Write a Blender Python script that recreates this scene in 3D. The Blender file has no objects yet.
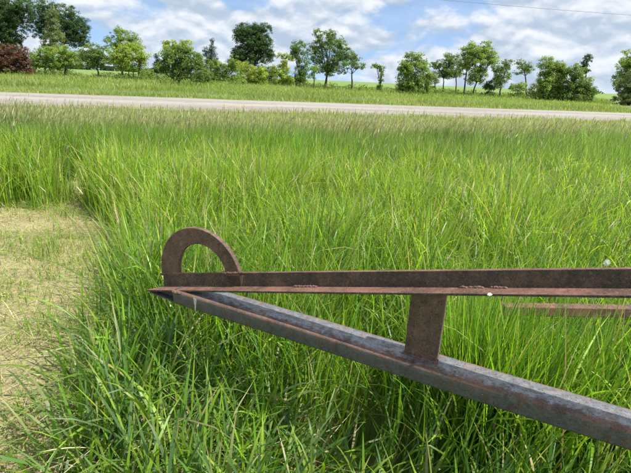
import bpy, bmesh, math
import numpy as np
from mathutils import Vector, Matrix
R = math.radians
rng = np.random.default_rng(7)
scene = bpy.context.scene
C = scene.collection

# ------------------------------------------------------------------ camera
EYE = 1.55
cam = bpy.data.objects.new('camera', bpy.data.cameras.new('camera'))
C.objects.link(cam); scene.camera = cam
cam.data.sensor_width = 36.0
cam.data.lens = 27.04
cam.data.clip_start = 0.02
cam.data.clip_end = 9000
cam.matrix_world = (Matrix.Translation((0, 0, EYE)) @ Matrix.Rotation(R(90 - 18.3), 4, 'X')
                    @ Matrix.Rotation(R(2.7), 4, 'Z'))

# ------------------------------------------------------------------ sky, sun, exposure
SUN_EL, SUN_AZ = 57.0, 114.0          # azimuth clockwise from the viewing direction (+Y)
world = bpy.data.worlds.new('World'); scene.world = world
world.use_nodes = True
world.cycles.sampling_method = 'MANUAL'; world.cycles.sample_map_resolution = 256
wt = world.node_tree; wt.nodes.clear()
def wn(t, **k):
    n = wt.nodes.new(t)
    for a, b in k.items(): setattr(n, a, b)
    return n
def wl(a, b): wt.links.new(a, b)
def wmath(op, a, b=None, clamp=False):
    n = wn('ShaderNodeMath', operation=op, use_clamp=clamp)
    for i, v in enumerate((a, b)):
        if v is None: continue
        if isinstance(v, (int, float)): n.inputs[i].default_value = v
        else: wl(v, n.inputs[i])
    return n.outputs[0]
out = wn('ShaderNodeOutputWorld'); bg = wn('ShaderNodeBackground')
sky = wn('ShaderNodeTexSky', sky_type='NISHITA', sun_disc=False)
sky.sun_elevation = R(SUN_EL); sky.sun_rotation = R(SUN_AZ)
sky.altitude = 500; sky.air_density = 1.0; sky.dust_density = 0.6; sky.ozone_density = 0.7
SKY_STRENGTH = 0.090
CLOUD = 6.5                          # radiance of a sunlit cloud before the strength
tc = wn('ShaderNodeTexCoord')
def cloud_noise(scale, offset, detail, rough, zs):
    m = wn('ShaderNodeMapping'); wl(tc.outputs['Generated'], m.inputs['Vector'])
    m.inputs['Scale'].default_value = (scale, scale, scale * zs)
    m.inputs['Location'].default_value = offset
    n = wn('ShaderNodeTexNoise'); wl(m.outputs[0], n.inputs['Vector'])
    n.inputs['Scale'].default_value = 1.0; n.inputs['Detail'].default_value = detail
    n.inputs['Roughness'].default_value = rough
    if 'Distortion' in n.inputs: n.inputs['Distortion'].default_value = 0.0
    return n.outputs['Fac']
CO = (3.1, 1.7, 0.4)
def puffs(scale, offset, zs):
    """rounded heaps: a smooth fractal cell pattern, 1 in the middle of a heap"""
    m = wn('ShaderNodeMapping'); wl(warped, m.inputs['Vector'])
    m.inputs['Scale'].default_value = (scale, scale, scale * zs); m.inputs['Location'].default_value = offset
    n = wn('ShaderNodeTexVoronoi', feature='F1', normalize=True); wl(m.outputs[0], n.inputs['Vector'])
    n.inputs['Scale'].default_value = 1.0; n.inputs['Detail'].default_value = 3.0; n.inputs['Roughness'].default_value = 0.45
    n.inputs['Lacunarity'].default_value = 2.3
    return wmath('SUBTRACT', 1.0, n.outputs['Distance'])
wob = wn('ShaderNodeTexNoise'); wl(tc.outputs['Generated'], wob.inputs['Vector']); wob.inputs['Scale'].default_value = 14; wob.inputs['Detail'].default_value = 6
wsub = wn('ShaderNodeVectorMath', operation='SUBTRACT'); wl(wob.outputs['Color'], wsub.inputs[0]); wsub.inputs[1].default_value = (.5, .5, .5)
wsc = wn('ShaderNodeVectorMath', operation='MULTIPLY'); wl(wsub.outputs[0], wsc.inputs[0]); wsc.inputs[1].default_value = (.045, .045, .030)
wadd = wn('ShaderNodeVectorMath', operation='ADD'); wl(tc.outputs['Generated'], wadd.inputs[0]); wl(wsc.outputs[0], wadd.inputs[1])
warped = wadd.outputs[0]
cov = cloud_noise(3.6, CO, 5, 0.45, 2.6)                         # where clouds stand
body = puffs(8.0, (0.6, 4.2, 1.0), 2.0)                         # heaps in them
body_up = puffs(8.0, (0.6, 4.2, 1.20), 2.0)                     # the same heaps, looked at a little higher
density = wmath('ADD', wmath('MULTIPLY', cov, 0.64), wmath('MULTIPLY', body, 0.36))
mr = wn('ShaderNodeMapRange', interpolation_type='SMOOTHSTEP')
wl(density, mr.inputs['Value'])
mr.inputs['From Min'].default_value = 0.475; mr.inputs['From Max'].default_value = 0.535
alpha = mr.outputs[0]
lit = wn('ShaderNodeMapRange', interpolation_type='SMOOTHSTEP')
wl(wmath('SUBTRACT', body, body_up), lit.inputs['Value'])
lit.inputs['From Min'].default_value = -0.10; lit.inputs['From Max'].default_value = 0.13
ccol = wn('ShaderNodeMix', data_type='RGBA')
wl(lit.outputs[0], ccol.inputs['Factor'])
ccol.inputs['A'].default_value = (0.53 * CLOUD, 0.635 * CLOUD, 0.77 * CLOUD, 1)
ccol.inputs['B'].default_value = (1.03 * CLOUD, 1.05 * CLOUD, 1.08 * CLOUD, 1)
smix = wn('ShaderNodeMix', data_type='RGBA')
wl(wmath('ADD', wmath('MULTIPLY', alpha, 0.72), 0.18), smix.inputs['Factor'])
up = wn('ShaderNodeVectorMath', operation='ADD'); wl(tc.outputs['Generated'], up.inputs[0]); up.inputs[1].default_value = (0, 0, 0.19)
nrm = wn('ShaderNodeVectorMath', operation='NORMALIZE'); wl(up.outputs[0], nrm.inputs[0]); wl(nrm.outputs[0], sky.inputs['Vector'])
clear = wn('ShaderNodeVectorMath', operation='MULTIPLY'); wl(sky.outputs[0], clear.inputs[0]); clear.inputs[1].default_value = (1.30, 1.38, 1.42)
wl(clear.outputs[0], smix.inputs['A']); wl(ccol.outputs['Result'], smix.inputs['B'])
wl(smix.outputs['Result'], bg.inputs['Color'])
bg.inputs['Strength'].default_value = SKY_STRENGTH
wl(bg.outputs[0], out.inputs['Surface'])

sd = bpy.data.lights.new('sun', 'SUN'); sd.energy = 4.7; sd.angle = R(0.53); sd.color = (1.0, 0.955, 0.88)
sun = bpy.data.objects.new('sun', sd); C.objects.link(sun)
sdir = Vector((math.sin(R(SUN_AZ)) * math.cos(R(SUN_EL)), math.cos(R(SUN_AZ)) * math.cos(R(SUN_EL)), math.sin(R(SUN_EL))))
sun.rotation_euler = sdir.to_track_quat('Z', 'Y').to_euler()
sun.location = (0, 0, 30)

vs = scene.view_settings
vs.view_transform = 'Standard'; vs.look = 'None'; vs.gamma = 1.0; vs.exposure = 0.74
vs.use_curve_mapping = False
scene.cycles.max_bounces = 8; scene.cycles.transmission_bounces = 4; scene.cycles.diffuse_bounces = 4

# ------------------------------------------------------------------ helpers
def new_mat(name):
    m = bpy.data.materials.new(name); m.use_nodes = True
    t = m.node_tree; t.nodes.clear()
    o = t.nodes.new('ShaderNodeOutputMaterial')
    return m, t, o
class NT:
    """small shorthand for building a node tree"""
    def __init__(self, t): self.t = t
    def n(self, kind, **k):
        x = self.t.nodes.new(kind)
        for a, b in k.items(): setattr(x, a, b)
        return x
    def l(self, a, b): self.t.links.new(a, b)
    def put(self, sock, v):
        if hasattr(v, 'default_value') or hasattr(v, 'is_output'): self.l(v, sock)
        else: sock.default_value = v
    def coord(self, which='Object'): return self.n('ShaderNodeTexCoord').outputs[which]
    def noise(self, vec, scale, detail=6, rough=0.55, dist=0.0, stretch=None):
        if stretch:
            m = self.n('ShaderNodeMapping'); self.l(vec, m.inputs['Vector'])
            m.inputs['Scale'].default_value = stretch; vec = m.outputs[0]
        x = self.n('ShaderNodeTexNoise'); self.l(vec, x.inputs['Vector'])
        x.inputs['Scale'].default_value = scale; x.inputs['Detail'].default_value = detail
        x.inputs['Roughness'].default_value = rough; x.inputs['Distortion'].default_value = dist
        return x.outputs['Fac']
    def ramp(self, v, a, b, smooth=True):
        x = self.n('ShaderNodeMapRange', interpolation_type='SMOOTHSTEP' if smooth else 'LINEAR')
        self.l(v, x.inputs['Value']); x.inputs['From Min'].default_value = a; x.inputs['From Max'].default_value = b
        return x.outputs[0]
    def mix(self, f, a, b):
        x = self.n('ShaderNodeMix', data_type='RGBA')
        self.put(x.inputs['Factor'], f)
        for s, v in (('A', a), ('B', b)):
            if isinstance(v, tuple): x.inputs[s].default_value = v + (1,)
            else: self.l(v, x.inputs[s])
        return x.outputs['Result']
    def math(self, op, a, b=0.0, clamp=False):
        x = self.n('ShaderNodeMath', operation=op, use_clamp=clamp)
        self.put(x.inputs[0], a); self.put(x.inputs[1], b)
        return x.outputs[0]
    def bump(self, h, strength, dist):
        x = self.n('ShaderNodeBump'); self.l(h, x.inputs['Height'])
        x.inputs['Strength'].default_value = strength; x.inputs['Distance'].default_value = dist
        return x.outputs[0]

def tag(o, label=None, category=None, group=None, kind=None):
    if label: o['label'] = label
    if category: o['category'] = category
    if group: o['group'] = group
    if kind: o['kind'] = kind
    return o
def link_mesh(name, me, mats=(), parent=None):
    o = bpy.data.objects.new(name, me); C.objects.link(o)
    for m in mats: me.materials.append(m)
    if parent: o.parent = parent
    return o
def bm_obj(name, bm, mats, parent=None, smooth=False):
    bmesh.ops.recalc_face_normals(bm, faces=bm.faces)
    me = bpy.data.meshes.new(name); bm.to_mesh(me); bm.free()
    if smooth: me.polygons.foreach_set('use_smooth', [True] * len(me.polygons))
    return link_mesh(name, me, mats, parent)
def fast_mesh(name, verts, loops, starts, totals, colors=None, smooth=True):
    """verts (n,3); loops flat index array; starts/totals per face; colors (n,3)"""
    me = bpy.data.meshes.new(name)
    me.vertices.add(len(verts)); me.vertices.foreach_set('co', np.ascontiguousarray(verts, np.float32).ravel())
    me.loops.add(len(loops)); me.loops.foreach_set('vertex_index', np.ascontiguousarray(loops, np.int32))
    me.polygons.add(len(starts))
    me.polygons.foreach_set('loop_start', np.ascontiguousarray(starts, np.int32))
    me.polygons.foreach_set('loop_total', np.ascontiguousarray(totals, np.int32))
    me.polygons.foreach_set('use_smooth', np.full(len(starts), smooth))
    if colors is not None:
        at = me.attributes.new('tint', 'FLOAT_COLOR', 'POINT')
        c4 = np.ones((len(verts), 4), np.float32); c4[:, :3] = colors
        at.data.foreach_set('color', c4.ravel())
    me.update(calc_edges=True)
    return me
_ph = np.random.default_rng(3).uniform(0, 6.28, (8, 40)); _dr = np.random.default_rng(4).uniform(0, 6.28, (8, 40))
def wave(x, y, scale, k=0):
    """smooth uneven field of about -1..1, features about `scale` metres"""
    v = 0
    for j in range(7):
        f = (0.6 + 0.22 * j) * 6.28 / scale / 2
        v = v + np.sin(f * (x * math.cos(_dr[k, j]) + y * math.sin(_dr[k, j])) + _ph[k, j])
    return v / 3.2

# ------------------------------------------------------------------ materials
def plant_mat(name, rough=0.5, trans=0.45, spec=0.4, tboost=(2.1, 2.1, 1.0)):
    m, t, o = new_mat(name); N = NT(t)
    at = N.n('ShaderNodeAttribute'); at.attribute_name = 'tint'
    p = N.n('ShaderNodeBsdfPrincipled'); N.l(at.outputs['Color'], p.inputs['Base Color'])
    p.inputs['Roughness'].default_value = rough; p.inputs['Specular IOR Level'].default_value = spec
    tr = N.n('ShaderNodeBsdfTranslucent')
    mul = N.n('ShaderNodeMix', data_type='RGBA', blend_type='MULTIPLY'); mul.inputs['Factor'].default_value = 1
    N.l(at.outputs['Color'], mul.inputs['A']); mul.inputs['B'].default_value = tboost + (1,)
    N.l(mul.outputs['Result'], tr.inputs['Color'])
    mx = N.n('ShaderNodeMixShader'); mx.inputs[0].default_value = trans
    N.l(p.outputs[0], mx.inputs[1]); N.l(tr.outputs[0], mx.inputs[2]); N.l(mx.outputs[0], o.inputs['Surface'])
    return m
GRASS = plant_mat('grass_blade', 0.42, 0.45, 0.42)
STRAW = plant_mat('dry_straw', 0.7, 0.25, 0.2, (1.1, 1.05, 0.9))
SEED = plant_mat('seed_head', 0.7, 0.5, 0.2, (1.5, 1.45, 1.2))
LEAF = plant_mat('tree_leaf', 0.55, 0.42, 0.3)

def ground_material():
    m, t, o = new_mat('soil_and_short_growth'); N = NT(t); v = N.coord()
    a = N.noise(v, 0.9, 8, .6); b = N.noise(v, 14, 8, .65); c = N.noise(v, 0.05, 4, .5)
    col = N.mix(N.ramp(a, .35, .65), (0.095, 0.125, 0.030), (0.135, 0.175, 0.040))
    col = N.mix(N.math('MULTIPLY', N.ramp(b, .45, .7), .5), col, (0.20, 0.165, 0.085))
    col = N.mix(N.math('MULTIPLY', N.ramp(c, .4, .65), .5), col, (0.18, 0.19, 0.06))
    p = N.n('ShaderNodeBsdfPrincipled'); N.l(col, p.inputs['Base Color']); p.inputs['Roughness'].default_value = .95
    N.l(N.bump(b, .8, .03), p.inputs['Normal']); N.l(p.outputs[0], o.inputs['Surface'])
    return m
def thatch_material():
    m, t, o = new_mat('mown_thatch'); N = NT(t); v = N.coord()
    a = N.noise(v, 3.0, 8, .6); b = N.noise(v, 60, 8, .7); c = N.noise(v, 1.2, 5, .5)
    col = N.mix(N.ramp(b, .35, .65), (0.23, 0.19, 0.09), (0.48, 0.43, 0.22))
    col = N.mix(N.math('MULTIPLY', N.ramp(c, .48, .68), .8), col, (0.20, 0.25, 0.055))
    p = N.n('ShaderNodeBsdfPrincipled'); N.l(col, p.inputs['Base Color']); p.inputs['Roughness'].default_value = .95
    N.l(N.bump(b, 1.0, .02), p.inputs['Normal']); N.l(p.outputs[0], o.inputs['Surface'])
    return m
def gravel_material():
    m, t, o = new_mat('gravel'); N = NT(t); v0 = N.coord()
    mp = N.n('ShaderNodeMapping'); N.l(v0, mp.inputs['Vector']); mp.inputs['Rotation'].default_value = (0, 0, -R(16.8)); v = mp.outputs[0]   # x along the road
    sx = N.n('ShaderNodeSeparateXYZ'); N.l(v, sx.inputs[0])
    lane = N.math('ABSOLUTE', N.math('ADD', N.math('SUBTRACT', sx.outputs['Y'], 24.3), N.math('MULTIPLY', N.math('SUBTRACT', N.noise(v, .2, 3, .5), .5), 1.2)))
    track = N.math('SUBTRACT', 1.0, N.ramp(N.math('ABSOLUTE', N.math('SUBTRACT', lane, 1.6)), .25, 1.0))
    edge_ = N.ramp(lane, 3.4, 4.8)
    a = N.noise(v, 0.35, 6, .55, stretch=(.25, 1.6, 1)); b = N.noise(v, 26, 10, .75); c = N.noise(v, 2.2, 6, .6)
    col = N.mix(N.ramp(b, .3, .72), (0.135, 0.122, 0.104), (0.335, 0.308, 0.268))
    col = N.mix(N.math('MULTIPLY', N.ramp(a, .42, .62), .5), col, (0.325, 0.302, 0.264))
    col = N.mix(N.math('MULTIPLY', N.ramp(c, .50, .66), .65), col, (0.185, 0.155, 0.115))
    col = N.mix(N.math('MULTIPLY', track, .45), col, (0.36, 0.335, 0.295))
    col = N.mix(N.math('MULTIPLY', edge_, N.ramp(c, .3, .6)), col, (0.19, 0.16, 0.10))
    p = N.n('ShaderNodeBsdfPrincipled'); N.l(col, p.inputs['Base Color']); p.inputs['Roughness'].default_value = .9
    N.l(N.bump(b, .6, .02), p.inputs['Normal']); N.l(p.outputs[0], o.inputs['Surface'])
    return m
def crop_material():
    m, t, o = new_mat('young_crop'); N = NT(t); v = N.coord()
    a = N.noise(v, 0.012, 5, .5, stretch=(.5, 2.2, 1)); b = N.noise(v, 1.2, 10, .75); r = N.noise(v, 0.5, 4, .5, stretch=(.05, 3, 1))
    col = N.mix(N.ramp(b, .3, .7), (0.10, 0.165, 0.03), (0.17, 0.255, 0.05))
    col = N.mix(N.math('MULTIPLY', N.ramp(a, .4, .65), .5), col, (0.15, 0.26, 0.035))
    col = N.mix(N.math('MULTIPLY', N.ramp(r, .5, .8), .3), col, (0.08, 0.19, 0.025))
    p = N.n('ShaderNodeBsdfPrincipled'); N.l(col, p.inputs['Base Color']); p.inputs['Roughness'].default_value = .85
    N.l(N.bump(b, .8, .15), p.inputs['Normal']); N.l(p.outputs[0], o.inputs['Surface'])
    return m
def bark_material():
    m, t, o = new_mat('bark'); N = NT(t); v = N.coord()
    a = N.noise(v, 6, 8, .7, stretch=(1, 1, .25))
    col = N.mix(N.ramp(a, .35, .65), (0.035, 0.026, 0.02), (0.13, 0.105, 0.08))
    p = N.n('ShaderNodeBsdfPrincipled'); N.l(col, p.inputs['Base Color']); p.inputs['Roughness'].default_value = .95
    N.l(N.bump(a, .8, .04), p.inputs['Normal']); N.l(p.outputs[0], o.inputs['Surface'])
    return m
def rust_material(name, scale_cover=0.0, warm=1.0, edge=None, grey_tone=(.085, .095, .105), amount=.8, metal=.25, smooth=.2):
    """rusty rolled steel; scale_cover = share of grey-blue mill scale and old paint left on it;
    edge = (y0, y1): rust has eaten the long edges of the part (object space) in from there"""
    m, t, o = new_mat(name); N = NT(t); v = N.coord()
    big = N.noise(v, 9, 8, .6, .3); mid = N.noise(v, 42, 8, .65, .4); fine = N.noise(v, 260, 6, .7)
    streak = N.noise(v, 22, 7, .65, .2, stretch=(1, 1, .3))
    col = N.mix(N.ramp(big, .32, .68), (0.060, 0.039, 0.031), (0.165 * warm, 0.100, 0.074))
    col = N.mix(N.math('MULTIPLY', N.ramp(mid, .5, .72), .7), col, (0.235 * warm, 0.150, 0.112))
    col = N.mix(N.math('MULTIPLY', N.ramp(mid, .46, .28), .55), col, (0.030, 0.020, 0.018))
    col = N.mix(N.math('MULTIPLY', N.ramp(fine, .50, .66), .6), col, (0.27, 0.145, 0.078))
    spot = N.noise(v, 120, 5, .6, .4); pit = N.noise(v, 170, 4, .6, .2)
    rust_spots = N.ramp(spot, .585, .625); pits_ = N.ramp(pit, .60, .64)
    rough = N.math('ADD', N.math('MULTIPLY', fine, .2), .62)
    grey = None
    if scale_cover > 0:
        k = 0.62 - 0.3 * scale_cover
        mask = N.ramp(N.math('ADD', N.math('MULTIPLY', streak, .5), N.math('MULTIPLY', mid, .5)), k, k + .16)
        speck = N.ramp(N.noise(v, 95, 7, .75), .55, .62)
        mask = N.math('SUBTRACT', mask, N.math('MULTIPLY', speck, .75), True)
        if edge:
            sx = N.n('ShaderNodeSeparateXYZ'); N.l(v, sx.inputs[0])
            yy = N.math('ADD', sx.outputs['Y'], N.math('MULTIPLY', N.math('SUBTRACT', mid, .5), .11))
            yy = N.math('ADD', yy, N.math('MULTIPLY', N.math('SUBTRACT', big, .5), .03))
            grain = N.noise(v, 85, 9, .72, .3, stretch=(.4, 1, 1)); pits = N.noise(v, 34, 8, .7, .5, stretch=(.5, 1, 1))
            mask = N.math('MULTIPLY', N.ramp(grain, .30, .50), N.math('ADD', .5, N.math('MULTIPLY', N.ramp(pits, .34, .50), .5)))
            flecks = N.ramp(N.noise(v, 62, 9, .8, .2, stretch=(.7, 1, 1)), .555, .60)
            mask = N.math('SUBTRACT', mask, N.math('MULTIPLY', flecks, .9), True)
            mask = N.math('MULTIPLY', mask, N.ramp(yy, edge[0] - .012, edge[0] + .020))
            mask = N.math('MULTIPLY', mask, N.math('SUBTRACT', 1.0, N.math('MULTIPLY', N.ramp(yy, edge[1] - .006, edge[1]), .8)))
        tone = N.mix(N.ramp(mid, .35, .65), tuple(.6 * q for q in grey_tone), grey_tone)
        col = N.mix(N.math('MULTIPLY', mask, amount), col, tone)
        grey = mask
    col = N.mix(N.math('MULTIPLY', rust_spots, .42), col, (0.27, 0.15, 0.09))
    col = N.mix(N.math('MULTIPLY', pits_, .7), col, (0.030, 0.022, 0.020))
    p = N.n('ShaderNodeBsdfPrincipled'); N.l(col, p.inputs['Base Color'])
    if grey is not None:
        rough = N.math('SUBTRACT', rough, N.math('MULTIPLY', grey, smooth))
        N.l(N.math('MULTIPLY', grey, metal), p.inputs['Metallic'])
    N.l(rough, p.inputs['Roughness'])
    h = N.math('SUBTRACT', N.math('ADD', N.math('MULTIPLY', mid, .55), N.math('MULTIPLY', fine, .45)), N.math('MULTIPLY', pits_, .35))
    N.l(N.bump(h, .8, .0035), p.inputs['Normal']); N.l(p.outputs[0], o.inputs['Surface'])
    return m
def plain_material(name, c, rough=.7, var=.25, scale=60):
    m, t, o = new_mat(name); N = NT(t); v = N.coord()
    a = N.noise(v, scale, 6, .6)
    col = N.mix(N.ramp(a, .35, .65), tuple(x * (1 - var) for x in c), tuple(min(1, x * (1 + var)) for x in c))
    p = N.n('ShaderNodeBsdfPrincipled'); N.l(col, p.inputs['Base Color']); p.inputs['Roughness'].default_value = rough
    N.l(N.bump(a, .3, .002), p.inputs['Normal']); N.l(p.outputs[0], o.inputs['Surface'])
    return m
SOIL, THATCH, GRAVEL, CROP, BARK = ground_material(), thatch_material(), gravel_material(), crop_material(), bark_material()
RUST = rust_material('rusted_steel', .75, .9, grey_tone=(.040, .043, .042), amount=.8)
RUST_SUNLIT = rust_material('sunlit_rust', .0, 1.25)  # lighter rust for the rail's flat tops, sunlight put into the colour
RUST_DARK = rust_material('dark_rusted_steel', .8, .85, grey_tone=(.105, .122, .140), amount=.85)
RUST_RING = rust_material('rusted_plate', .35, 1.02, grey_tone=(.055, .045, .042), amount=.75)
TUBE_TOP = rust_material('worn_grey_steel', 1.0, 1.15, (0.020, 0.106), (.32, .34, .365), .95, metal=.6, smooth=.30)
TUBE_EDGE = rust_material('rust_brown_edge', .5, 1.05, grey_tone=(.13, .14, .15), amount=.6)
WELD = rust_material('weld_metal', .3, 1.2)

# ------------------------------------------------------------------ terrain
RT = np.array([math.cos(R(16.8)), math.sin(R(16.8))]); RM = np.array([-RT[1], RT[0]])   # along / across the road
S0, HALF, ROAD_Z = 24.3, 4.9, 0.20
def sstep(a, b, x):
    k = np.clip((x - a) / (b - a), 0, 1); return k * k * (3 - 2 * k)
def across(x, y): return x * RM[0] + y * RM[1]
def ground_z(x, y):
    s = across(x, y)
    z = -0.26 * sstep(8.5, 14, s) * (1 - sstep(14.5, 19, s))
    z = z + ROAD_Z * sstep(14.5, 19, s) * (1 - sstep(29.6, 33, s))
    z = z - 0.20 * sstep(29.8, 32.5, s) * (1 - sstep(33, 42, s))
    z = z + 0.03 * wave(x, y, 3.0, 1) * (1 - sstep(15, 18, s)) + 0.10 * wave(x, y, 22, 2) * sstep(36, 58, s)
    return z
def grid_mesh(name, ts, ss, zf, mat, kind='structure'):
    t, s = np.meshgrid(ts, ss); x = t * RT[0] + s * RM[0]; y = t * RT[1] + s * RM[1]
    v = np.stack([x, y, zf(x, y)], -1).reshape(-1, 3)
    nt, ns = len(ts), len(ss)
    i = (np.arange(ns - 1)[:, None] * nt + np.arange(nt - 1)[None]).ravel()
    f = np.stack([i, i + 1, i + 1 + nt, i + nt], -1)
    me = fast_mesh(name, v, f.ravel(), np.arange(len(f)) * 4, np.full(len(f), 4))
    return tag(link_mesh(name, me, [mat]), kind=kind)
ts = np.concatenate([[-6000, -2500, -1000, -500, -250], np.arange(-150, 151, 1.5), [250, 500, 1000, 2500, 6000]])
ss = np.concatenate([[-800, -200, -60, -20, -8], np.arange(-4, 50, .5), np.arange(50, 130, 2.5), [180, 300, 600, 1500, 6500]])
grid_mesh('ground', ts, ss, ground_z, SOIL)
def road_z(x, y):
    s = across(x, y) - S0
    return ROAD_Z + 0.02 + 0.10 * (1 - (s / HALF) ** 2) - 0.025 * np.exp(-((np.abs(s) - 1.5) / .5) ** 2) + 0.008 * wave(x, y, 1.5, 3)
road = grid_mesh('gravel_road', np.arange(-220, 221, 1.0), np.linspace(S0 - HALF, S0 + HALF, 41), road_z, GRAVEL)
co = np.empty(len(road.data.vertices) * 3, np.float32); road.data.vertices.foreach_get('co', co); co = co.reshape(-1, 3)
edge = np.abs(np.abs(across(co[:, 0], co[:, 1]) - S0) - HALF) < .02
co[edge, 2] -= 0.10                                             # the edge dips into the shoulder
sh = 0.25 * wave(co[:, 0], co[:, 1], 2.5, 4) * edge
co[:, 0] += RM[0] * sh; co[:, 1] += RM[1] * sh
road.data.vertices.foreach_set('co', co.ravel())
grid_mesh('crop_field', np.concatenate([[-4000, -1500, -600], np.arange(-300, 301, 12), [600, 1500, 4000]]),
          np.concatenate([np.arange(112, 200, 4), [240, 320, 480, 800, 1500, 3200, 5500]]), lambda x, y: ground_z(x, y) + .18 + .12 * wave(x, y, 40, 5), CROP)

# the mown strip at the left: thatch lying between tall grass
def mown_edge(y):
    return np.interp(y, [-2, 1.2, 1.93, 2.6, 3.77, 5.07, 6.0], [-0.80, -.88, -1.08, -1.27, -1.66, -2.38, -3.0])
def mown(x, y):
    """>0 well inside the mown strip"""
    w = 0.12 * wave(x, y, .8, 6)
    a = np.minimum(mown_edge(y) + w - x, 5.08 + .25 * w * 2 - y - 0.05 * (x + 3))
    b = 0.22 + w - np.abs(x + 2.75 + (y - 5) * .28)            # a narrow trodden track going on
    b = np.where((y > 4.8) & (y < 8.2), b, -1)
    return np.maximum(a, b)
gx, gy = np.arange(-9, -.9, .1), np.arange(-2, 8.4, .1)
X, Y = np.meshgrid(gx, gy); keep = mown(X, Y) > -.12
vid = -np.ones(X.shape, int)
cells = [(j, i) for j in range(len(gy) - 1) for i in range(len(gx) - 1) if keep[j:j + 2, i:i + 2].all()]
vv, ff = [], []
for j, i in cells:
    q = []
    for a, b in ((j, i), (j, i + 1), (j + 1, i + 1), (j + 1, i)):
        if vid[a, b] < 0:
            vid[a, b] = len(vv); vv.append((X[a, b], Y[a, b], float(ground_z(X[a, b], Y[a, b])) + .006))
        q.append(vid[a, b])
    ff.append(q)
me = bpy.data.meshes.new('mown_path'); me.from_pydata(vv, [], ff)
tag(link_mesh('mown_path', me, [THATCH]), kind='structure')
# ------------------------------------------------------------------ the welded steel frame
# local axes: x along the lower tube (to the right and towards the camera), y away from the camera, z up;
# origin on the front top edge of the lower tube
frame = bpy.data.objects.new('steel_hitch_frame', None); C.objects.link(frame)
frame.location = (-.347, 1.607, .731); frame.rotation_euler = (0, 0, R(-27))
tag(frame, 'rusty welded steel tongue frame with a half-ring plate at its tip, standing in tall grass', 'steel frame')
def extrude_profile(name, prof, stations, mats, mat_idx=None, parent=frame, cap=True, bevel=0.0):
    """prof: list of (y, z) closed; stations: list of (x, dz, scale_y) along the length"""
    bm = bmesh.new(); rings = []
    for x, dz in stations: rings.append([bm.verts.new((x, y, z + dz)) for y, z in prof])
    n = len(prof)
    for a, b in zip(rings, rings[1:]):
        for k in range(n):
            f = bm.faces.new((a[k], a[(k + 1) % n], b[(k + 1) % n], b[k]))
            if mat_idx: f.material_index = mat_idx[k]
    if cap:
        bm.faces.new(rings[0]); bm.faces.new(rings[-1])
    o = bm_obj(name, bm, mats, parent)
    if bevel:
        md = o.modifiers.new('edge', 'BEVEL'); md.width = bevel; md.segments = 2; md.limit_method = 'ANGLE'; md.angle_limit = R(50)
    return o
# lower tube: rounded rectangular hollow section
def round_rect(y0, y1, z0, z1, r, n=5):
    pts, tags = [], []
    for cy, cz, a0 in ((y1 - r, z1 - r, 0), (y0 + r, z1 - r, 90), (y0 + r, z0 + r, 180), (y1 - r, z0 + r, 270)):
        for k in range(n + 1):
            a = R(a0 + 90 * k / n); pts.append((cy + r * math.cos(a), cz + r * math.sin(a)))
    return pts
prof = round_rect(0, .112, -.060, 0, .010)
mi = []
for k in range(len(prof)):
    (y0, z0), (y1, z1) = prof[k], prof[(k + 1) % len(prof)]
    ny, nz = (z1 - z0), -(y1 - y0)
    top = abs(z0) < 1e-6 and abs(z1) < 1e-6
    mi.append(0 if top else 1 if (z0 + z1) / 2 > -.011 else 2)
xs = [-.236] + list(np.arange(-.2, 4.61, .1))
tube = extrude_profile('lower_tube', prof, [(x, 0.0015 * math.sin(x * 5.1)) for x in xs], [TUBE_TOP, TUBE_EDGE, RUST_DARK], mi)
for p in tube.data.polygons: p.use_smooth = len(p.vertices) == 4
# white dried streak on its front face near the tip
bm = bmesh.new()
pts = [(-.128, -.0), (-.116, -.001), (-.1165, -.018), (-.118, -.036), (-.1205, -.053), (-.1235, -.052), (-.124, -.033), (-.127, -.016)]
fr = [bm.verts.new((x, -.0016, z - .006)) for x, z in pts]; bk = [bm.verts.new((x, -.0002, z - .006)) for x, z in pts]
bm.faces.new(fr); n = len(pts)
for k in range(n): bm.faces.new((fr[k], fr[(k + 1) % n], bk[(k + 1) % n], bk[k]))
bm_obj('white_streak', bm, [plain_material('dried_white', (.50, .49, .47), .8, .35, 120)], tube)
# upper rail: steel angle, web upright, flange towards the camera
def rail_profile():
    return [(.012, 0), (.074, 0), (.074, .064), (.060, .064), (.060, .008), (.012, .008)]
bm = bmesh.new(); rings = []
xs = list(np.concatenate([np.linspace(-.346, 1.3, 26), np.linspace(1.4, 4.4, 28)]))
for q, x in enumerate(xs):
    row = []
    for y, z in rail_profile():
        xx = x
        if q == 0 and y < .05: xx = x - .048                # the flange runs out to a point
        row.append(bm.verts.new((xx, y, z * (1 if z < .02 else (.98 - .02 * x)) + .045 + .246 * xx)))
    rings.append(row)
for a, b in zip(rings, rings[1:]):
    for k in range(6):                                          # sunlight painted on the flat tops as paler rust than the web
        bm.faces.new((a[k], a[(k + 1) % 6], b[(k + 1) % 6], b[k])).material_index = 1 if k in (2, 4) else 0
bm.faces.new(rings[0]); bm.faces.new(rings[-1])
rail = bm_obj('upper_rail', bm, [RUST, RUST_SUNLIT], frame)
md = rail.modifiers.new('edge', 'BEVEL'); md.width = .0016; md.segments = 2; md.limit_method = 'ANGLE'; md.angle_limit = R(50)
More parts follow.
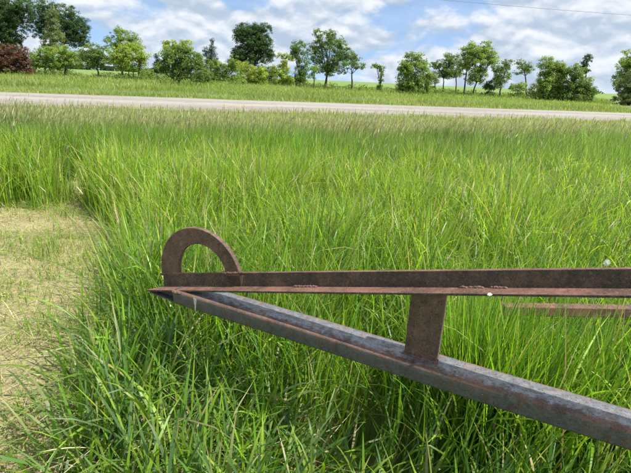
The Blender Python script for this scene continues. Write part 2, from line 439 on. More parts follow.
# weld beads in the corner of the rail, under the ring's feet and round the plate
def bead(x0, x1, zf, y, r=.0044, parent=rail, step=.0030):
    bm = bmesh.new(); x = x0; rr = np.random.default_rng(int(abs(x0) * 1000) + 5)
    while x < x1:
        k = r * rr.uniform(.75, 1.3)
        m = Matrix.Translation((x, y + rr.uniform(-.002, .001), zf(x) + rr.uniform(-.001, .002))) @ Matrix.Diagonal((k * 1.25, k, k * .75, 1))
        bmesh.ops.create_icosphere(bm, subdivisions=2, radius=1, matrix=m); x += step * rr.uniform(.7, 1.2)
    return bm_obj('weld_bead', bm, [WELD], parent, True)
flange = lambda x: .045 + .246 * x + .009
for x0, x1 in ((.285, .375), (.842, .905), (.925, .965), (-.19, -.10)): bead(x0, x1, flange, .058)
# half-ring plate
bm = bmesh.new(); CX, CZ, RO, RI = -.146, .058, .203, .121
outer, inner = [], []
NSEG = 44
for k in range(NSEG + 1):
    a = math.pi * k / NSEG
    outer.append((CX + RO * math.cos(a), CZ + RO * math.sin(a) * .985)); inner.append((CX + .013 + RI * math.cos(a), CZ + .014 + RI * math.sin(a) * 1.02))
def low(x): return .045 + .246 * x + .055
outer = [(outer[0][0] + .008, low(outer[0][0]))] + outer + [(outer[-1][0], low(outer[-1][0]))]
inner = [(inner[0][0], low(inner[0][0]))] + inner + [(inner[-1][0], low(inner[-1][0]))]
YF, YB = .057, .0765
def v4(pt, y): return bm.verts.new((pt[0], y, pt[1]))
of = [v4(p, YF) for p in outer]; inf = [v4(p, YF) for p in inner]; ob = [v4(p, YB) for p in outer]; ib = [v4(p, YB) for p in inner]
for k in range(len(outer) - 1):
    bm.faces.new((of[k], of[k + 1], inf[k + 1], inf[k])); bm.faces.new((ob[k], ib[k], ib[k + 1], ob[k + 1]))
    bm.faces.new((of[k], ob[k], ob[k + 1], of[k + 1])); bm.faces.new((inf[k], inf[k + 1], ib[k + 1], ib[k]))
for k in (0, -1): bm.faces.new((of[k], inf[k], ib[k], ob[k]))
ring = bm_obj('hitch_ring', bm, [RUST_RING], frame)
md = ring.modifiers.new('edge', 'BEVEL'); md.width = .002; md.segments = 2; md.limit_method = 'ANGLE'; md.angle_limit = R(50)
for x0, x1 in ((-.352, -.235), (-.03, .062)):
    bead(x0, x1, lambda x: .045 + .246 * x + .064, .0585, .0055, ring, .005)
# upright plate between tube and rail
bm = bmesh.new()
def boxbm(bm, x0, x1, y0, y1, z0, z1, z1b=None):
    z1b = z1 if z1b is None else z1b
    vs_ = [bm.verts.new(p) for p in ((x0, y0, z0), (x1, y0, z0), (x1, y1, z0), (x0, y1, z0), (x0, y0, z1), (x1, y0, z1b), (x1, y1, z1b), (x0, y1, z1))]
    for f in ((0, 1, 5, 4), (1, 2, 6, 5), (2, 3, 7, 6), (3, 0, 4, 7), (4, 5, 6, 7), (0, 3, 2, 1)): bm.faces.new([vs_[i] for i in f])
boxbm(bm, .702, .806, .050, .092, -.002, .045 + .246 * .702 - .0005, .045 + .246 * .806 - .0005)
plate = bm_obj('upright_plate', bm, [rust_material('rusted_upright', .12, .95)], frame)
md = plate.modifiers.new('edge', 'BEVEL'); md.width = .003; md.segments = 2
bead(.700, .809, lambda x: -.001, .048, .0048, plate, .0042)
bmx = bead(.05, .094, lambda x: -.001, 0, .0048, plate, .0042); bmx.rotation_euler = (0, 0, R(90)); bmx.location = (.806, 0, 0)
# small folded nose plate closing the tip under the flange, and the weld lump beside it
bm = bmesh.new()
A = [(-.236, .040, -.004), (-.236, .040, -.056), (-.372, .040, -.052)]
Bk = [(x, y + .006, z) for x, y, z in A]
a = [bm.verts.new(p) for p in A]; b = [bm.verts.new(p) for p in Bk]
bm.faces.new(a); bm.faces.new(b[::-1])
for k in range(3): bm.faces.new((a[k], b[k], b[(k + 1) % 3], a[(k + 1) % 3]))
L1 = [(-.236, .006, -.060), (-.236, .046, -.060), (-.382, .046, -.056), (-.382, .016, -.056)]
lo = [bm.verts.new((x, y, z)) for x, y, z in L1]; hi = [bm.verts.new((x, y, z + .004)) for x, y, z in L1]
bm.faces.new(lo); bm.faces.new(hi[::-1])
for k in range(4): bm.faces.new((lo[k], lo[(k + 1) % 4], hi[(k + 1) % 4], hi[k]))
bm_obj('nose_plate', bm, [RUST_DARK], frame)
bead(-.232, -.205, lambda x: -.006, .004, .009, tube, .010)
# far rail of the frame, its near end sunk in the grass
fr_ = bpy.data.objects.new('far_rail', None)
d = np.array([.565, .338]); d /= np.linalg.norm(d)
bm = bmesh.new()
pf = round_rect(0, .042, -.044, 0, .004, 2)
rings = []
for x in np.linspace(0.13, 4.4, 30):
    rings.append([bm.verts.new((.832 + d[0] * x - d[1] * y, .597 + d[1] * x + d[0] * y, z - .031)) for y, z in pf])
for p, q in zip(rings, rings[1:]):
    for k in range(len(pf)): bm.faces.new((p[k], p[(k + 1) % len(pf)], q[(k + 1) % len(pf)], q[k]))
bm.faces.new(rings[0]); bm.faces.new(rings[-1])
bpy.data.objects.remove(fr_)
bm_obj('far_rail', bm, [rust_material('rusted_far_rail', .1, 1.35)], frame)

# small white flake caught on the flange edge
M_frame = Matrix.Translation(frame.location) @ Matrix.Rotation(R(-27), 4, 'Z')
WHITE = plain_material('white_flake', (.75, .74, .70), .7, .12, 200)
bm = bmesh.new()
base = M_frame @ Vector((.93, .008, .045 + .246 * .93 + .006))
fl = [(-.014, 0, -.004), (.002, -.002, -.010), (.016, 0, .001), (.008, .010, .008), (-.006, .010, .007)]
t_ = [bm.verts.new(Vector(p) + Vector((0, 0, .004))) for p in fl]; b_ = [bm.verts.new(Vector(p)) for p in fl]
c_ = bm.verts.new((.001, .003, .009))
for k in range(5):
    bm.faces.new((t_[k], t_[(k + 1) % 5], c_)); bm.faces.new((b_[k], b_[(k + 1) % 5], t_[(k + 1) % 5], t_[k]))
bm.faces.new(b_)
o = bm_obj('white_flake', bm, [WHITE], None); o.location = base; o.scale = (.46, .55, .30)
tag(o, 'small white flake caught on the front edge of the upper rail beside a weld', 'flake')
# ------------------------------------------------------------------ grass
def blades(name, x, y, L, w, th0, curl, az, col, S, mat, tipcol=None, zoff=0.0, twist=None, kind='stuff', parent=None, flat_profile=False):
    """N single blades, each a bent, twisted, tapering strip rooted in the ground"""
    N = len(x); s = np.linspace(0, 1, S + 1)
    z0 = ground_z(x, y) + zoff
    dirx, diry = np.cos(az), np.sin(az)
    sm = (s[:-1] + s[1:]) / 2
    th = th0[:, None] + curl[:, None] * sm[None] ** 1.6
    st = (L / S)[:, None]
    h = np.concatenate([np.zeros((N, 1)), np.cumsum(np.sin(th) * st, 1)], 1)
    v = np.concatenate([np.zeros((N, 1)), np.cumsum(np.cos(th) * st, 1)], 1)
    cx = x[:, None] + dirx[:, None] * h; cy = y[:, None] + diry[:, None] * h; cz = z0[:, None] + v
    thv = np.concatenate([th[:, :1], th], 1)
    tw = twist if twist is not None else rng.uniform(-.5, .5, N)
    a = tw[:, None] * (.4 + 1.6 * s[None])
    nx, nz = np.cos(thv), -np.sin(thv)                         # in-plane normal
    px, py = -diry, dirx
    sx = np.cos(a) * px[:, None] + np.sin(a) * nx * dirx[:, None]
    sy = np.cos(a) * py[:, None] + np.sin(a) * nx * diry[:, None]
    sz = np.sin(a) * nz
    prof = (0.62 + 0.9 * s - 1.5 * s ** 2) if not flat_profile else (1 - .35 * s)
    prof = np.clip(prof, .04, None) / max(prof.max(), 1e-3)
    hw = (w / 2)[:, None] * prof[None]
    P1 = np.stack([cx + sx * hw, cy + sy * hw, cz + sz * hw], -1)[:, :-1]
    P2 = np.stack([cx - sx * hw, cy - sy * hw, cz - sz * hw], -1)[:, :-1]
    tip = np.stack([cx, cy, cz], -1)[:, -1:]
    V = np.concatenate([np.stack([P1, P2], 2).reshape(N, 2 * S, 3), tip], 1)
    nv = 2 * S + 1
    idx = []
    for k in range(S - 1): idx += [2 * k, 2 * k + 1, 2 * k + 3, 2 * k + 2]
    idx += [2 * S - 2, 2 * S - 1, 2 * S]
    tot = np.array([4] * (S - 1) + [3]); off = np.concatenate([[0], np.cumsum(tot)[:-1]])
    loops = (np.arange(N)[:, None] * nv + np.array(idx)[None]).ravel()
    starts = (np.arange(N)[:, None] * len(idx) + off[None]).ravel()
    tots = np.tile(tot, N)
    cc = np.repeat(col[:, None, :], nv, 1)
    if tipcol is not None:
        k = np.concatenate([np.repeat(s[:-1], 2), [1.0]])[None, :, None] ** 3
        cc = cc * (1 - k) + tipcol[:, None, :] * k
    me = fast_mesh(name, V.reshape(-1, 3), loops, starts, tots, cc.reshape(-1, 3))
    o = link_mesh(name, me, [mat], parent)
    if kind: tag(o, kind=kind)
    return o
PAL = np.array([[.150, .275, .020], [.108, .222, .022], [.070, .155, .024], [.085, .160, .050], [.210, .305, .036]])
DRY = np.array([[.47, .39, .21], [.34, .26, .14], [.56, .50, .31]])
def palette(n, x, y, weights, dry=.06, jitter=.25):
    k = rng.choice(len(PAL), n, p=np.array(weights) / sum(weights))
    c = PAL[k] * (1 + jitter * rng.standard_normal((n, 1))).clip(.5, 1.6)
    d = rng.random(n) < dry
    c[d] = DRY[rng.integers(0, 3, d.sum())] * rng.uniform(.7, 1.1, (d.sum(), 1))
    return c
def scatter(n, y0, y1, xs, margin):
    """points filling the ground the camera can see, and a margin either side"""
    y = np.sqrt(rng.uniform(y0 ** 2, y1 ** 2, n)) if y0 > 1 else rng.uniform(y0, y1, n)
    x = rng.uniform(-1, 1, n) * (xs * y + margin)
    return x, y
# height of the line of sight under the steel frame: grass on the near side stays below it
TB = np.array([-.347, 1.607]); TU = np.array([math.cos(R(-27)), math.sin(R(-27))]); TV = np.array([-TU[1], TU[0]])
def frame_uv(x, y): return (x - TB[0]) * TU[0] + (y - TB[1]) * TU[1], (x - TB[0]) * TV[0] + (y - TB[1]) * TV[1]
def near_limit(x, y):
    dist = np.hypot(x, y); den = (x * TV[0] + y * TV[1]) / np.maximum(dist, .05)
    dl = (TB @ TV) / np.maximum(den, .05)                      # distance to the tube along this bearing
    hu = x / np.maximum(dist, .05) * dl, y / np.maximum(dist, .05) * dl
    u, _ = frame_uv(*hu)
    lim = EYE - (EYE - .64) * dist / dl
    return np.where((dist < dl) & (u > -.45), np.maximum(lim - .03, .10), 9.0)

# 1) tall grass round the frame, blade by blade
n = 138000
y = rng.uniform(.75, 6.4, n); x = rng.uniform(-1, 1, n) * (.80 * y + 1.3)
wgt = (.80 * y + 1.3) / (.80 * 6.4 + 1.3)
keep = rng.random(n) < wgt
_, v0 = frame_uv(x, y); keep &= rng.random(n) < np.where(v0 > .15, .97, .66)
keep &= (mown(x, y) < rng.normal(-.03, .09, n))
clump = wave(x, y, .35, 0)
keep &= rng.random(n) < (.68 + .48 * clump + .15 * wave(x, y, 1.1, 7))
keep &= rng.random(n) > .5 * np.exp(-(((x - .12) / .5) ** 2 + ((y - 1.72) / .26) ** 2))
x, y, clump = x[keep], y[keep], clump[keep]; n = len(x)
u, v = frame_uv(x, y)
behind = v > .15
H = np.where(behind, .74, .50) * (1 + .17 * wave(x, y, 1.3, 2) + .10 * clump) * rng.uniform(.62, 1.16, n)
inside = (v > .0) & (v < .95) & (u > -.2)                      # between the two rails
H = np.where(inside, np.minimum(H * 1.2, np.where(u > .6, .76, .70) + .20 * rng.random(n)), H)
H = np.where(np.abs(v - .05) < .16, np.minimum(H, .55 + .1 * rng.random(n)), H)
flat = np.exp(-(((x - .10) / .55) ** 2 + ((y - 1.78) / .30) ** 2)) + .8 * np.exp(-(((x + .25) / .30) ** 2 + ((y - 1.45) / .3) ** 2))
flat = np.clip(flat * (1 + .4 * wave(x, y, .3, 3)), 0, 1) * (~behind)
lodged = np.clip(1.4 * np.exp(-(((x - 3.3) / 1.1) ** 2 + ((y - 4.9) / 1.0) ** 2)) * (1 + .5 * wave(x, y, .7, 3)), 0, 1)   # leaning, silvery patch
th0 = np.abs(rng.normal(.14, .12, n)) + flat * rng.uniform(.3, 1.15, n) + lodged * .45
curl = rng.gamma(1.5, np.where(behind, .20, .32), n) + np.where(rng.random(n) < np.where(behind, .10, .24), rng.uniform(.6, 1.5, n), 0)
az = np.where(rng.random(n) < .55, rng.normal(.1, .9, n), rng.uniform(0, 6.28, n))
edge_l = (mown(x, y) > -.45) & (x < -.8)
H *= np.where(x < -.4, .72 + .28 * sstep(-.02, .35, -mown(x, y)), 1)
az = np.where(edge_l & (rng.random(n) < .35), rng.normal(math.pi, .8, n), az)
az = np.where(rng.random(n) < lodged, rng.normal(0, .35, n), az)
L = H * (1 + .22 * curl * .5)
lim = near_limit(x, y)
top = L * np.cos(th0 + curl * .28)
L = np.where(top > lim, L * lim / np.maximum(top, .05), L)
L *= np.where(flat > .3, .76, 1)
L = np.where((np.abs(v - .056) < .15) & (u > -.3), np.minimum(L, .58 + .05 * rng.random(n)), L)   # nothing grows through the tube
wd = rng.uniform(.0045, .0100, n) * np.where(behind, 1.05, 1.8)
zone = wave(x, y, 1.6, 4)
col = palette(n, x, y, [3.4, 3.4, 1.5, .9, 2.0], dry=.03)
deep = (~behind) | (x < -.6) & (y < 2.6)
col = np.where(deep[:, None] & (rng.random((n, 1)) < .62), PAL[rng.choice([1, 2, 3], n)] * rng.uniform(.8, 1.15, (n, 1)), col)
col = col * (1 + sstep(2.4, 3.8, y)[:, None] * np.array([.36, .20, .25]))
front_dry = (~behind) & (col[:, 0] > col[:, 1]) & (flat < .3); col[front_dry] = PAL[1]
lg = (lodged * .75)[:, None]; col = col * (1 - lg) + lg * np.array([.27, .33, .15]) * rng.uniform(.75, 1.2, (n, 1))
dryflat = rng.random(n) < flat * .32
col[dryflat] = DRY[rng.integers(0, 3, dryflat.sum())] * rng.uniform(.7, 1.1, (dryflat.sum(), 1))
tip = np.where(rng.random((n, 1)) < .25, DRY[rng.integers(0, 3, n)], col * 1.15)
hi = y > 3.6
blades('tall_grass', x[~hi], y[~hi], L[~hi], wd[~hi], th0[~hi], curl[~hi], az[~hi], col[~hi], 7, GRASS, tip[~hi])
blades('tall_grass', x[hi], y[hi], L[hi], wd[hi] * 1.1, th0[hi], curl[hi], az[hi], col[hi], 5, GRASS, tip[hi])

# leaves standing off the stems higher up, so that the top of the sward closes
n = 105000
y = rng.uniform(.9, 6.4, n); x = rng.uniform(-1, 1, n) * (.80 * y + 1.2)
keep = (rng.random(n) < (.80 * y + 1.2) / (.80 * 6.4 + 1.2)) & (mown(x, y) < rng.normal(-.16, .06, n)); x, y = x[keep], y[keep]; n = len(x)
keep = rng.random(n) < (1 - .55 * np.exp(-(((x - .02) / .40) ** 2 + ((y - 1.62) / .24) ** 2))) * (.70 + .5 * wave(x, y, .35, 0) + .15 * wave(x, y, 1.1, 7)); x, y = x[keep], y[keep]; n = len(x)
u, v = frame_uv(x, y); behind = v > .15
top_ = np.where(behind, .74, .48) * (1 + .17 * wave(x, y, 1.3, 2)) * np.where(x < -.4, .72 + .28 * sstep(-.02, .35, -mown(x, y)), 1)
top_ = np.where(np.abs(v - .05) < .16, np.minimum(top_, .54), top_)
top_ = np.where((v > 0) & (v < .95) & (u > -.2), np.minimum(top_, .68), top_)
top_ = np.minimum(top_, near_limit(x, y))
zo = top_ * rng.uniform(.30, .72, n)
Ll = np.minimum(rng.uniform(.16, .36, n), (top_ - zo) * 1.25 + .03)
cl = palette(n, x, y, [3.4, 2.6, 1.0, .9, 2.6], dry=.02) * (1 + sstep(2.0, 3.6, y)[:, None] * np.array([.34, .18, .2]))
blue = (~behind) & (rng.random(n) < .3); cl[blue] = PAL[3] * rng.uniform(.8, 1.3, (blue.sum(), 1))
ok_ = Ll > .07
blades('leafy_grass', x[ok_], y[ok_], Ll[ok_], (rng.uniform(.0048, .0092, n) * np.where(behind, 1.05, 1.35))[ok_], rng.uniform(.15, .75, n)[ok_], rng.gamma(1.6, .42, n)[ok_],
       rng.uniform(0, 6.28, n)[ok_], cl[ok_], 4, GRASS, cl[ok_] * 1.2, zoff=zo[ok_])

# 2) the meadow from there to the ditch
n = 120000
y = 6.2 + 7.4 * rng.random(n) ** .8; x = rng.uniform(-1, 1, n) * (.74 * y + 1.5)
keep = (rng.random(n) < (.74 * y + 1.5) / (.74 * 13.6 + 1.5) + .15) & (mown(x, y) < .05)
keep &= rng.random(n) < .8 + .3 * wave(x, y, .6, 0)
x, y = x[keep], y[keep]; n = len(x)
Lm = (.74 - .29 * sstep(7.5, 11.5, across(x, y))) * (1 + .14 * wave(x, y, 2.2, 2)) * rng.uniform(.6, 1.2, n)
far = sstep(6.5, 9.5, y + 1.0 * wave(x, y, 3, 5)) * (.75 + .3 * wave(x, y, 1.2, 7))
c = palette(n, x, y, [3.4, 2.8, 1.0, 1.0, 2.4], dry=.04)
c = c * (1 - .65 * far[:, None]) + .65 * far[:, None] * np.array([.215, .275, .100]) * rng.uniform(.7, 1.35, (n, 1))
weedy = np.clip(wave(x, y, 1.6, 0) * 1.5 - .25, 0, 1) * far; Lm = Lm * (1 + .22 * weedy)
c = c * (1 - .5 * weedy[:, None]) + .5 * weedy[:, None] * np.array([.125, .200, .085])
patch = 1 + .26 * wave(x, y, 1.8, 6) + .14 * wave(x, y, .5, 1); c = c * patch[:, None].clip(.6, 1.5)
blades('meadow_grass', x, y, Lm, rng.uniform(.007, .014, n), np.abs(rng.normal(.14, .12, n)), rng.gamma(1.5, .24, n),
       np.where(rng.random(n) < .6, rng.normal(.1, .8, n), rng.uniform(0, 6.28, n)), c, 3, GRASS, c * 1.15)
n = 38000
s_ = rng.uniform(11.0, 19.3, n); t_ = rng.uniform(-24, 28, n)
x = t_ * RT[0] + s_ * RM[0]; y = t_ * RT[1] + s_ * RM[1]
keep = (np.abs(x) < .74 * y + 2) & (y > 10); x, y, s_ = x[keep], y[keep], s_[keep]; n = len(x)
Ld = (.42 - .24 * sstep(13.5, 18.5, s_)) * rng.uniform(.55, 1.2, n)
c = palette(n, x, y, [2, 2, 1, 2, 2], dry=.16); k = .65 * sstep(11, 14, s_)[:, None]
c = c * (1 - k) + k * np.array([.30, .31, .14]) * rng.uniform(.7, 1.3, (n, 1))
blades('ditch_grass', x, y, Ld, rng.uniform(.012, .022, n), np.abs(rng.normal(.16, .14, n)), rng.gamma(1.6, .3, n), rng.uniform(0, 6.28, n), c, 3, GRASS)

# 3) verge and rough grass beyond the road, up to the trees
n = 150000
s_ = 29.6 + 84 * rng.random(n) ** 1.35; t_ = rng.uniform(-1, 1, n) * (s_ * .95 + 8)
x = t_ * RT[0] + s_ * RM[0]; y = t_ * RT[1] + s_ * RM[1]
keep = np.abs(x) < .74 * y + 4; x, y, s_, t_ = x[keep], y[keep], s_[keep], t_[keep]; n = len(x)
weeds = np.clip(wave(x, y, 9, 6) * 1.4, 0, 1) * (s_ > 33) * (s_ < 48)
Lv = (.40 * sstep(48, 66, s_) * (.8 + .5 * wave(x, y, 6, 7)).clip(.2, 1.5) + .12 + .18 * sstep(30.5, 36, s_) * (.6 + .4 * wave(x, y, 5, 1)) + .35 * weeds) * rng.uniform(.6, 1.3, n)
c = palette(n, x, y, [2.6, 2.4, 1, 1, 2], dry=.05)
tone = sstep(-.5, .6, wave(x, y, 14, 3))[:, None]
c = c * (1 - .7) + .7 * ((1 - tone) * np.array([.165, .235, .050]) + tone * np.array([.235, .270, .090])) * rng.uniform(.75, 1.3, (n, 1))
c = np.where(weeds[:, None] > .35, c * .8, c)
blades('verge_grass', x, y, Lv, rng.uniform(.02, .05, n) * (s_ / 50), np.abs(rng.normal(.45, .3, n)), rng.gamma(1.6, .4, n), rng.uniform(0, 6.28, n), c, 2, GRASS)

# grass creeping over both edges of the road
n = 9000
s_ = np.where(rng.random(n) < .5, 19.3 + np.abs(rng.normal(0, .45, n)) - .2, 29.3 - np.abs(rng.normal(0, .45, n)) + .2); t_ = rng.uniform(-32, 42, n)
keep = rng.random(n) < .35 + .8 * wave(t_, s_, 2.5, 6); s_, t_ = s_[keep], t_[keep]; n = len(s_)
x = t_ * RT[0] + s_ * RM[0]; y = t_ * RT[1] + s_ * RM[1]
blades('road_edge_grass', x, y, rng.uniform(.10, .34, n), rng.uniform(.012, .026, n), np.abs(rng.normal(.3, .25, n)), rng.gamma(1.6, .3, n), rng.uniform(0, 6.28, n),
       palette(n, x, y, [2, 2, 1, 1, 3], dry=.3), 3, GRASS, zoff=.02)
# blades standing close in front of the far rail
n = 2800
k = np.where(rng.random(n) < .42, rng.uniform(-.1, .24, n), 1.4 * rng.random(n) ** 1.3 - .10); o_ = rng.uniform(.015, .30, n)
u_, v_ = .832 + .858 * k + .513 * o_, .597 + .513 * k - .858 * o_
x = TB[0] + TU[0] * u_ + TV[0] * v_; y = TB[1] + TU[1] * u_ + TV[1] * v_
cb = palette(n, x, y, [3, 3, 1, 1, 2], dry=.02)
blades('tall_grass', x, y, rng.uniform(.54, .76, n) * (1 + .16 * wave(x, y, .25, 3)) + .13 * (k < .24), rng.uniform(.005, .010, n), np.abs(rng.normal(.10, .08, n)), rng.gamma(1.5, .2, n), rng.uniform(0, 6.28, n), cb, 6, GRASS, cb * 1.15)

# 4) flowering stalks with spiky seed heads
def seed_stalks(name, x, y, H, az, lean, hl, hw, scol, hcol, droop=.5):
    N = len(x); S = 4
    z0 = ground_z(x, y); s = np.linspace(0, 1, S + 1)
    th = lean[:, None] + droop * (s[None] ** 2) * rng.uniform(.1, 1, (N, 1))
    h = np.concatenate([np.zeros((N, 1)), np.cumsum(np.sin(th[:, 1:]) * (H / S)[:, None], 1)], 1)
    v = np.concatenate([np.zeros((N, 1)), np.cumsum(np.cos(th[:, 1:]) * (H / S)[:, None], 1)], 1)
    dx, dy = np.cos(az), np.sin(az)
    P = np.stack([x[:, None] + dx[:, None] * h, y[:, None] + dy[:, None] * h, z0[:, None] + v], -1)   # N,S+1,3
    r = .0011 + .0004 * rng.random(N)
    side = np.stack([-dy, dx, 0 * dx], -1); fwd = np.stack([dx, dy, 0 * dx], -1)
    tri = [side * r[:, None], (-.5 * side + .87 * fwd) * r[:, None], (-.5 * side - .87 * fwd) * r[:, None]]
    V = np.stack([P + t[:, None] for t in tri], 2).reshape(N, -1, 3)                              # N,3(S+1)
    # head: a four-sided spindle of five rings, ragged
    T = np.stack([dx * np.sin(th[:, -1]), dy * np.sin(th[:, -1]), np.cos(th[:, -1])], -1)
    fr = np.array([0, .18, .45, .75, 1.0]); rad = np.array([.15, .8, 1.0, .6, .08])
    n2 = np.cross(T, side)
    hv = []
    for f, q in zip(fr, rad):
        c = P[:, -1] + T * (hl * f)[:, None] + fwd * (hl * .18 * f * f)[:, None]
        for a in range(4):
            rr = (hw * q * rng.uniform(.6, 1.35, N))[:, None]
            hv.append(c + rr * (math.cos(a * 1.571) * side + math.sin(a * 1.571) * n2))
    HV = np.stack(hv, 1)
    V = np.concatenate([V, HV], 1); nv = V.shape[1]; b = 3 * (S + 1)
    idx = []
    for k in range(S):
        for a in range(3): idx += [3 * k + a, 3 * k + (a + 1) % 3, 3 * k + 3 + (a + 1) % 3, 3 * k + 3 + a]
    for k in range(4):
        for a in range(4): idx += [b + 4 * k + a, b + 4 * k + (a + 1) % 4, b + 4 * k + 4 + (a + 1) % 4, b + 4 * k + 4 + a]
    nf = len(idx) // 4
    loops = (np.arange(N)[:, None] * nv + np.array(idx)[None]).ravel()
    cc = np.concatenate([np.repeat(scol[:, None], b, 1), np.repeat(hcol[:, None], nv - b, 1)], 1)
    me = fast_mesh(name, V.reshape(-1, 3), loops, np.arange(N * nf) * 4, np.full(N * nf, 4), cc.reshape(-1, 3))
    return tag(link_mesh(name, me, [SEED]), kind='stuff')
HEAD = np.array([[.46, .39, .30], [.55, .50, .36], [.64, .60, .44], [.46, .46, .26]])
n = 7000
y = 5.8 + 9.2 * rng.random(n) ** .6; x = rng.uniform(-1, 1, n) * (.72 * y + 1)
keep = (mown(x, y) < -.05) & (rng.random(n) < .55 + .5 * wave(x, y, 2, 5)) ; x, y = x[keep], y[keep]; n = len(x)
seed_stalks('seed_head_grass', x, y, rng.uniform(.62, .98, n) - .18 * sstep(8, 12, across(x, y)), rng.normal(.1, .8, n), np.abs(rng.normal(.08, .07, n)), rng.uniform(.06, .13, n), rng.uniform(.003, .007, n),
            np.array([.13, .17, .06]) * rng.uniform(.7, 1.3, (n, 1)), HEAD[rng.integers(0, 4, n)] * rng.uniform(.75, 1.2, (n, 1)))
n = 330
y = rng.uniform(2.2, 5.8, n); x = rng.uniform(-1, 1, n) * (.72 * y + .6); u, v = frame_uv(x, y)
keep = (mown(x, y) < -.03) & ((v > 1.0) | (x < -.75)); x, y = x[keep], y[keep]; n = len(x)
seed_stalks('seed_head_grass', x, y, rng.uniform(.6, .9, n), np.where((x < -.8) & (y < 3.6), rng.normal(2.9, .5, n), rng.normal(.1, .8, n)), np.abs(rng.normal(.14, .1, n)), rng.uniform(.05, .11, n), rng.uniform(.0025, .005, n),
            np.array([.12, .16, .05]) * rng.uniform(.7, 1.3, (n, 1)), HEAD[rng.integers(0, 4, n)] * rng.uniform(.8, 1.2, (n, 1)))

# 5) mown strip: cut straw lying flat, and short regrowth
n = 90000
y = rng.uniform(1.0, 8.3, n); x = rng.uniform(-7.5, -.9, n)
keep = (mown(x, y) > rng.normal(-.12, .10, n)) & (x > -(.8 * y + 2)) & (rng.random(n) < .55 + .6 * wave(x, y, .5, 4)); x, y = x[keep], y[keep]; n = len(x)
c = DRY[rng.choice(3, n, p=[.45, .15, .40])] * rng.uniform(.6, 1.3, (n, 1)) * np.array([.95, .98, .80])
g = rng.random(n) < .30 + .25 * wave(x, y, .7, 7); c[g] = PAL[rng.integers(0, 5, g.sum())] * 1.1
blades('cut_straw', x, y, rng.uniform(.04, .20, n), rng.uniform(.0012, .0034, n), rng.normal(1.45, .16, n).clip(1.0, 1.66), rng.normal(0.05, .25, n),
       rng.uniform(0, 6.28, n), c, 3, STRAW, zoff=rng.uniform(.006, .05, n), flat_profile=True)
n = 85000
y = rng.uniform(1.0, 8.3, n); x = rng.uniform(-7.5, -.9, n)
dens = .22 + .9 * np.clip(wave(x, y, .7, 7) * 1.5, 0, 1)
keep = (mown(x, y) > -.1) & (x > -(.8 * y + 2)) & (rng.random(n) < dens); x, y = x[keep], y[keep]; n = len(x)
blades('short_regrowth', x, y, rng.uniform(.03, .10, n) * (1 + 1.6 * np.clip(wave(x, y, .45, 2) * 1.6 - .3, 0, 1) + 2.0 * np.exp(-(np.clip(mown(x, y) + .1, 0, 9) / .14))), rng.uniform(.003, .006, n), np.abs(rng.normal(.35, .25, n)), rng.gamma(1.5, .4, n),
       rng.uniform(0, 6.28, n), palette(n, x, y, [3, 2, 1, 0, 4], dry=.22), 3, GRASS)
# long broad blades arching over in front of the tube and beside the mown strip
n = 2600
y = rng.uniform(.95, 2.6, n); x = rng.uniform(-1, 1, n) * (.78 * y + .5); u, v = frame_uv(x, y)
keep = (v < -.10) & (mown(x, y) < .02) | (u < -.45) & (mown(x, y) < .02); x, y = x[keep], y[keep]; n = len(x)
La = rng.uniform(.40, .72, n); cu = rng.uniform(1.1, 2.3, n); t0 = rng.uniform(.15, .6, n)
lim = near_limit(x, y); top = La * np.cos(t0 + cu * .25) * .85; La = np.where(top > lim, La * lim / top, La)
cb = np.where(rng.random((n, 1)) < .5, np.array([.12, .19, .055]), np.array([.17, .26, .035])) * rng.uniform(.75, 1.3, (n, 1))
blades('broad_bladed_grass', x, y, La, rng.uniform(.008, .0145, n), t0, cu, rng.uniform(0, 6.28, n), cb, 9, GRASS, cb * 1.2)
# straw and dead stems in the trodden patch in front of the tube
n = 7500
x = rng.normal(.08, .5, n); y = rng.normal(1.74, .26, n); u, v = frame_uv(x, y)
keep = (y > .9) & (v < -.02); x, y = x[keep], y[keep]; n = len(x)
blades('cut_straw', x, y, rng.uniform(.10, .34, n), rng.uniform(.0018, .0046, n), rng.normal(1.25, .22, n).clip(.6, 1.6), rng.normal(.15, .3, n),
       rng.normal(-.4, 1.2, n), DRY[rng.integers(0, 3, n)] * rng.uniform(.6, 1.2, (n, 1)), 4, STRAW, zoff=rng.uniform(.02, .27, n), flat_profile=True)

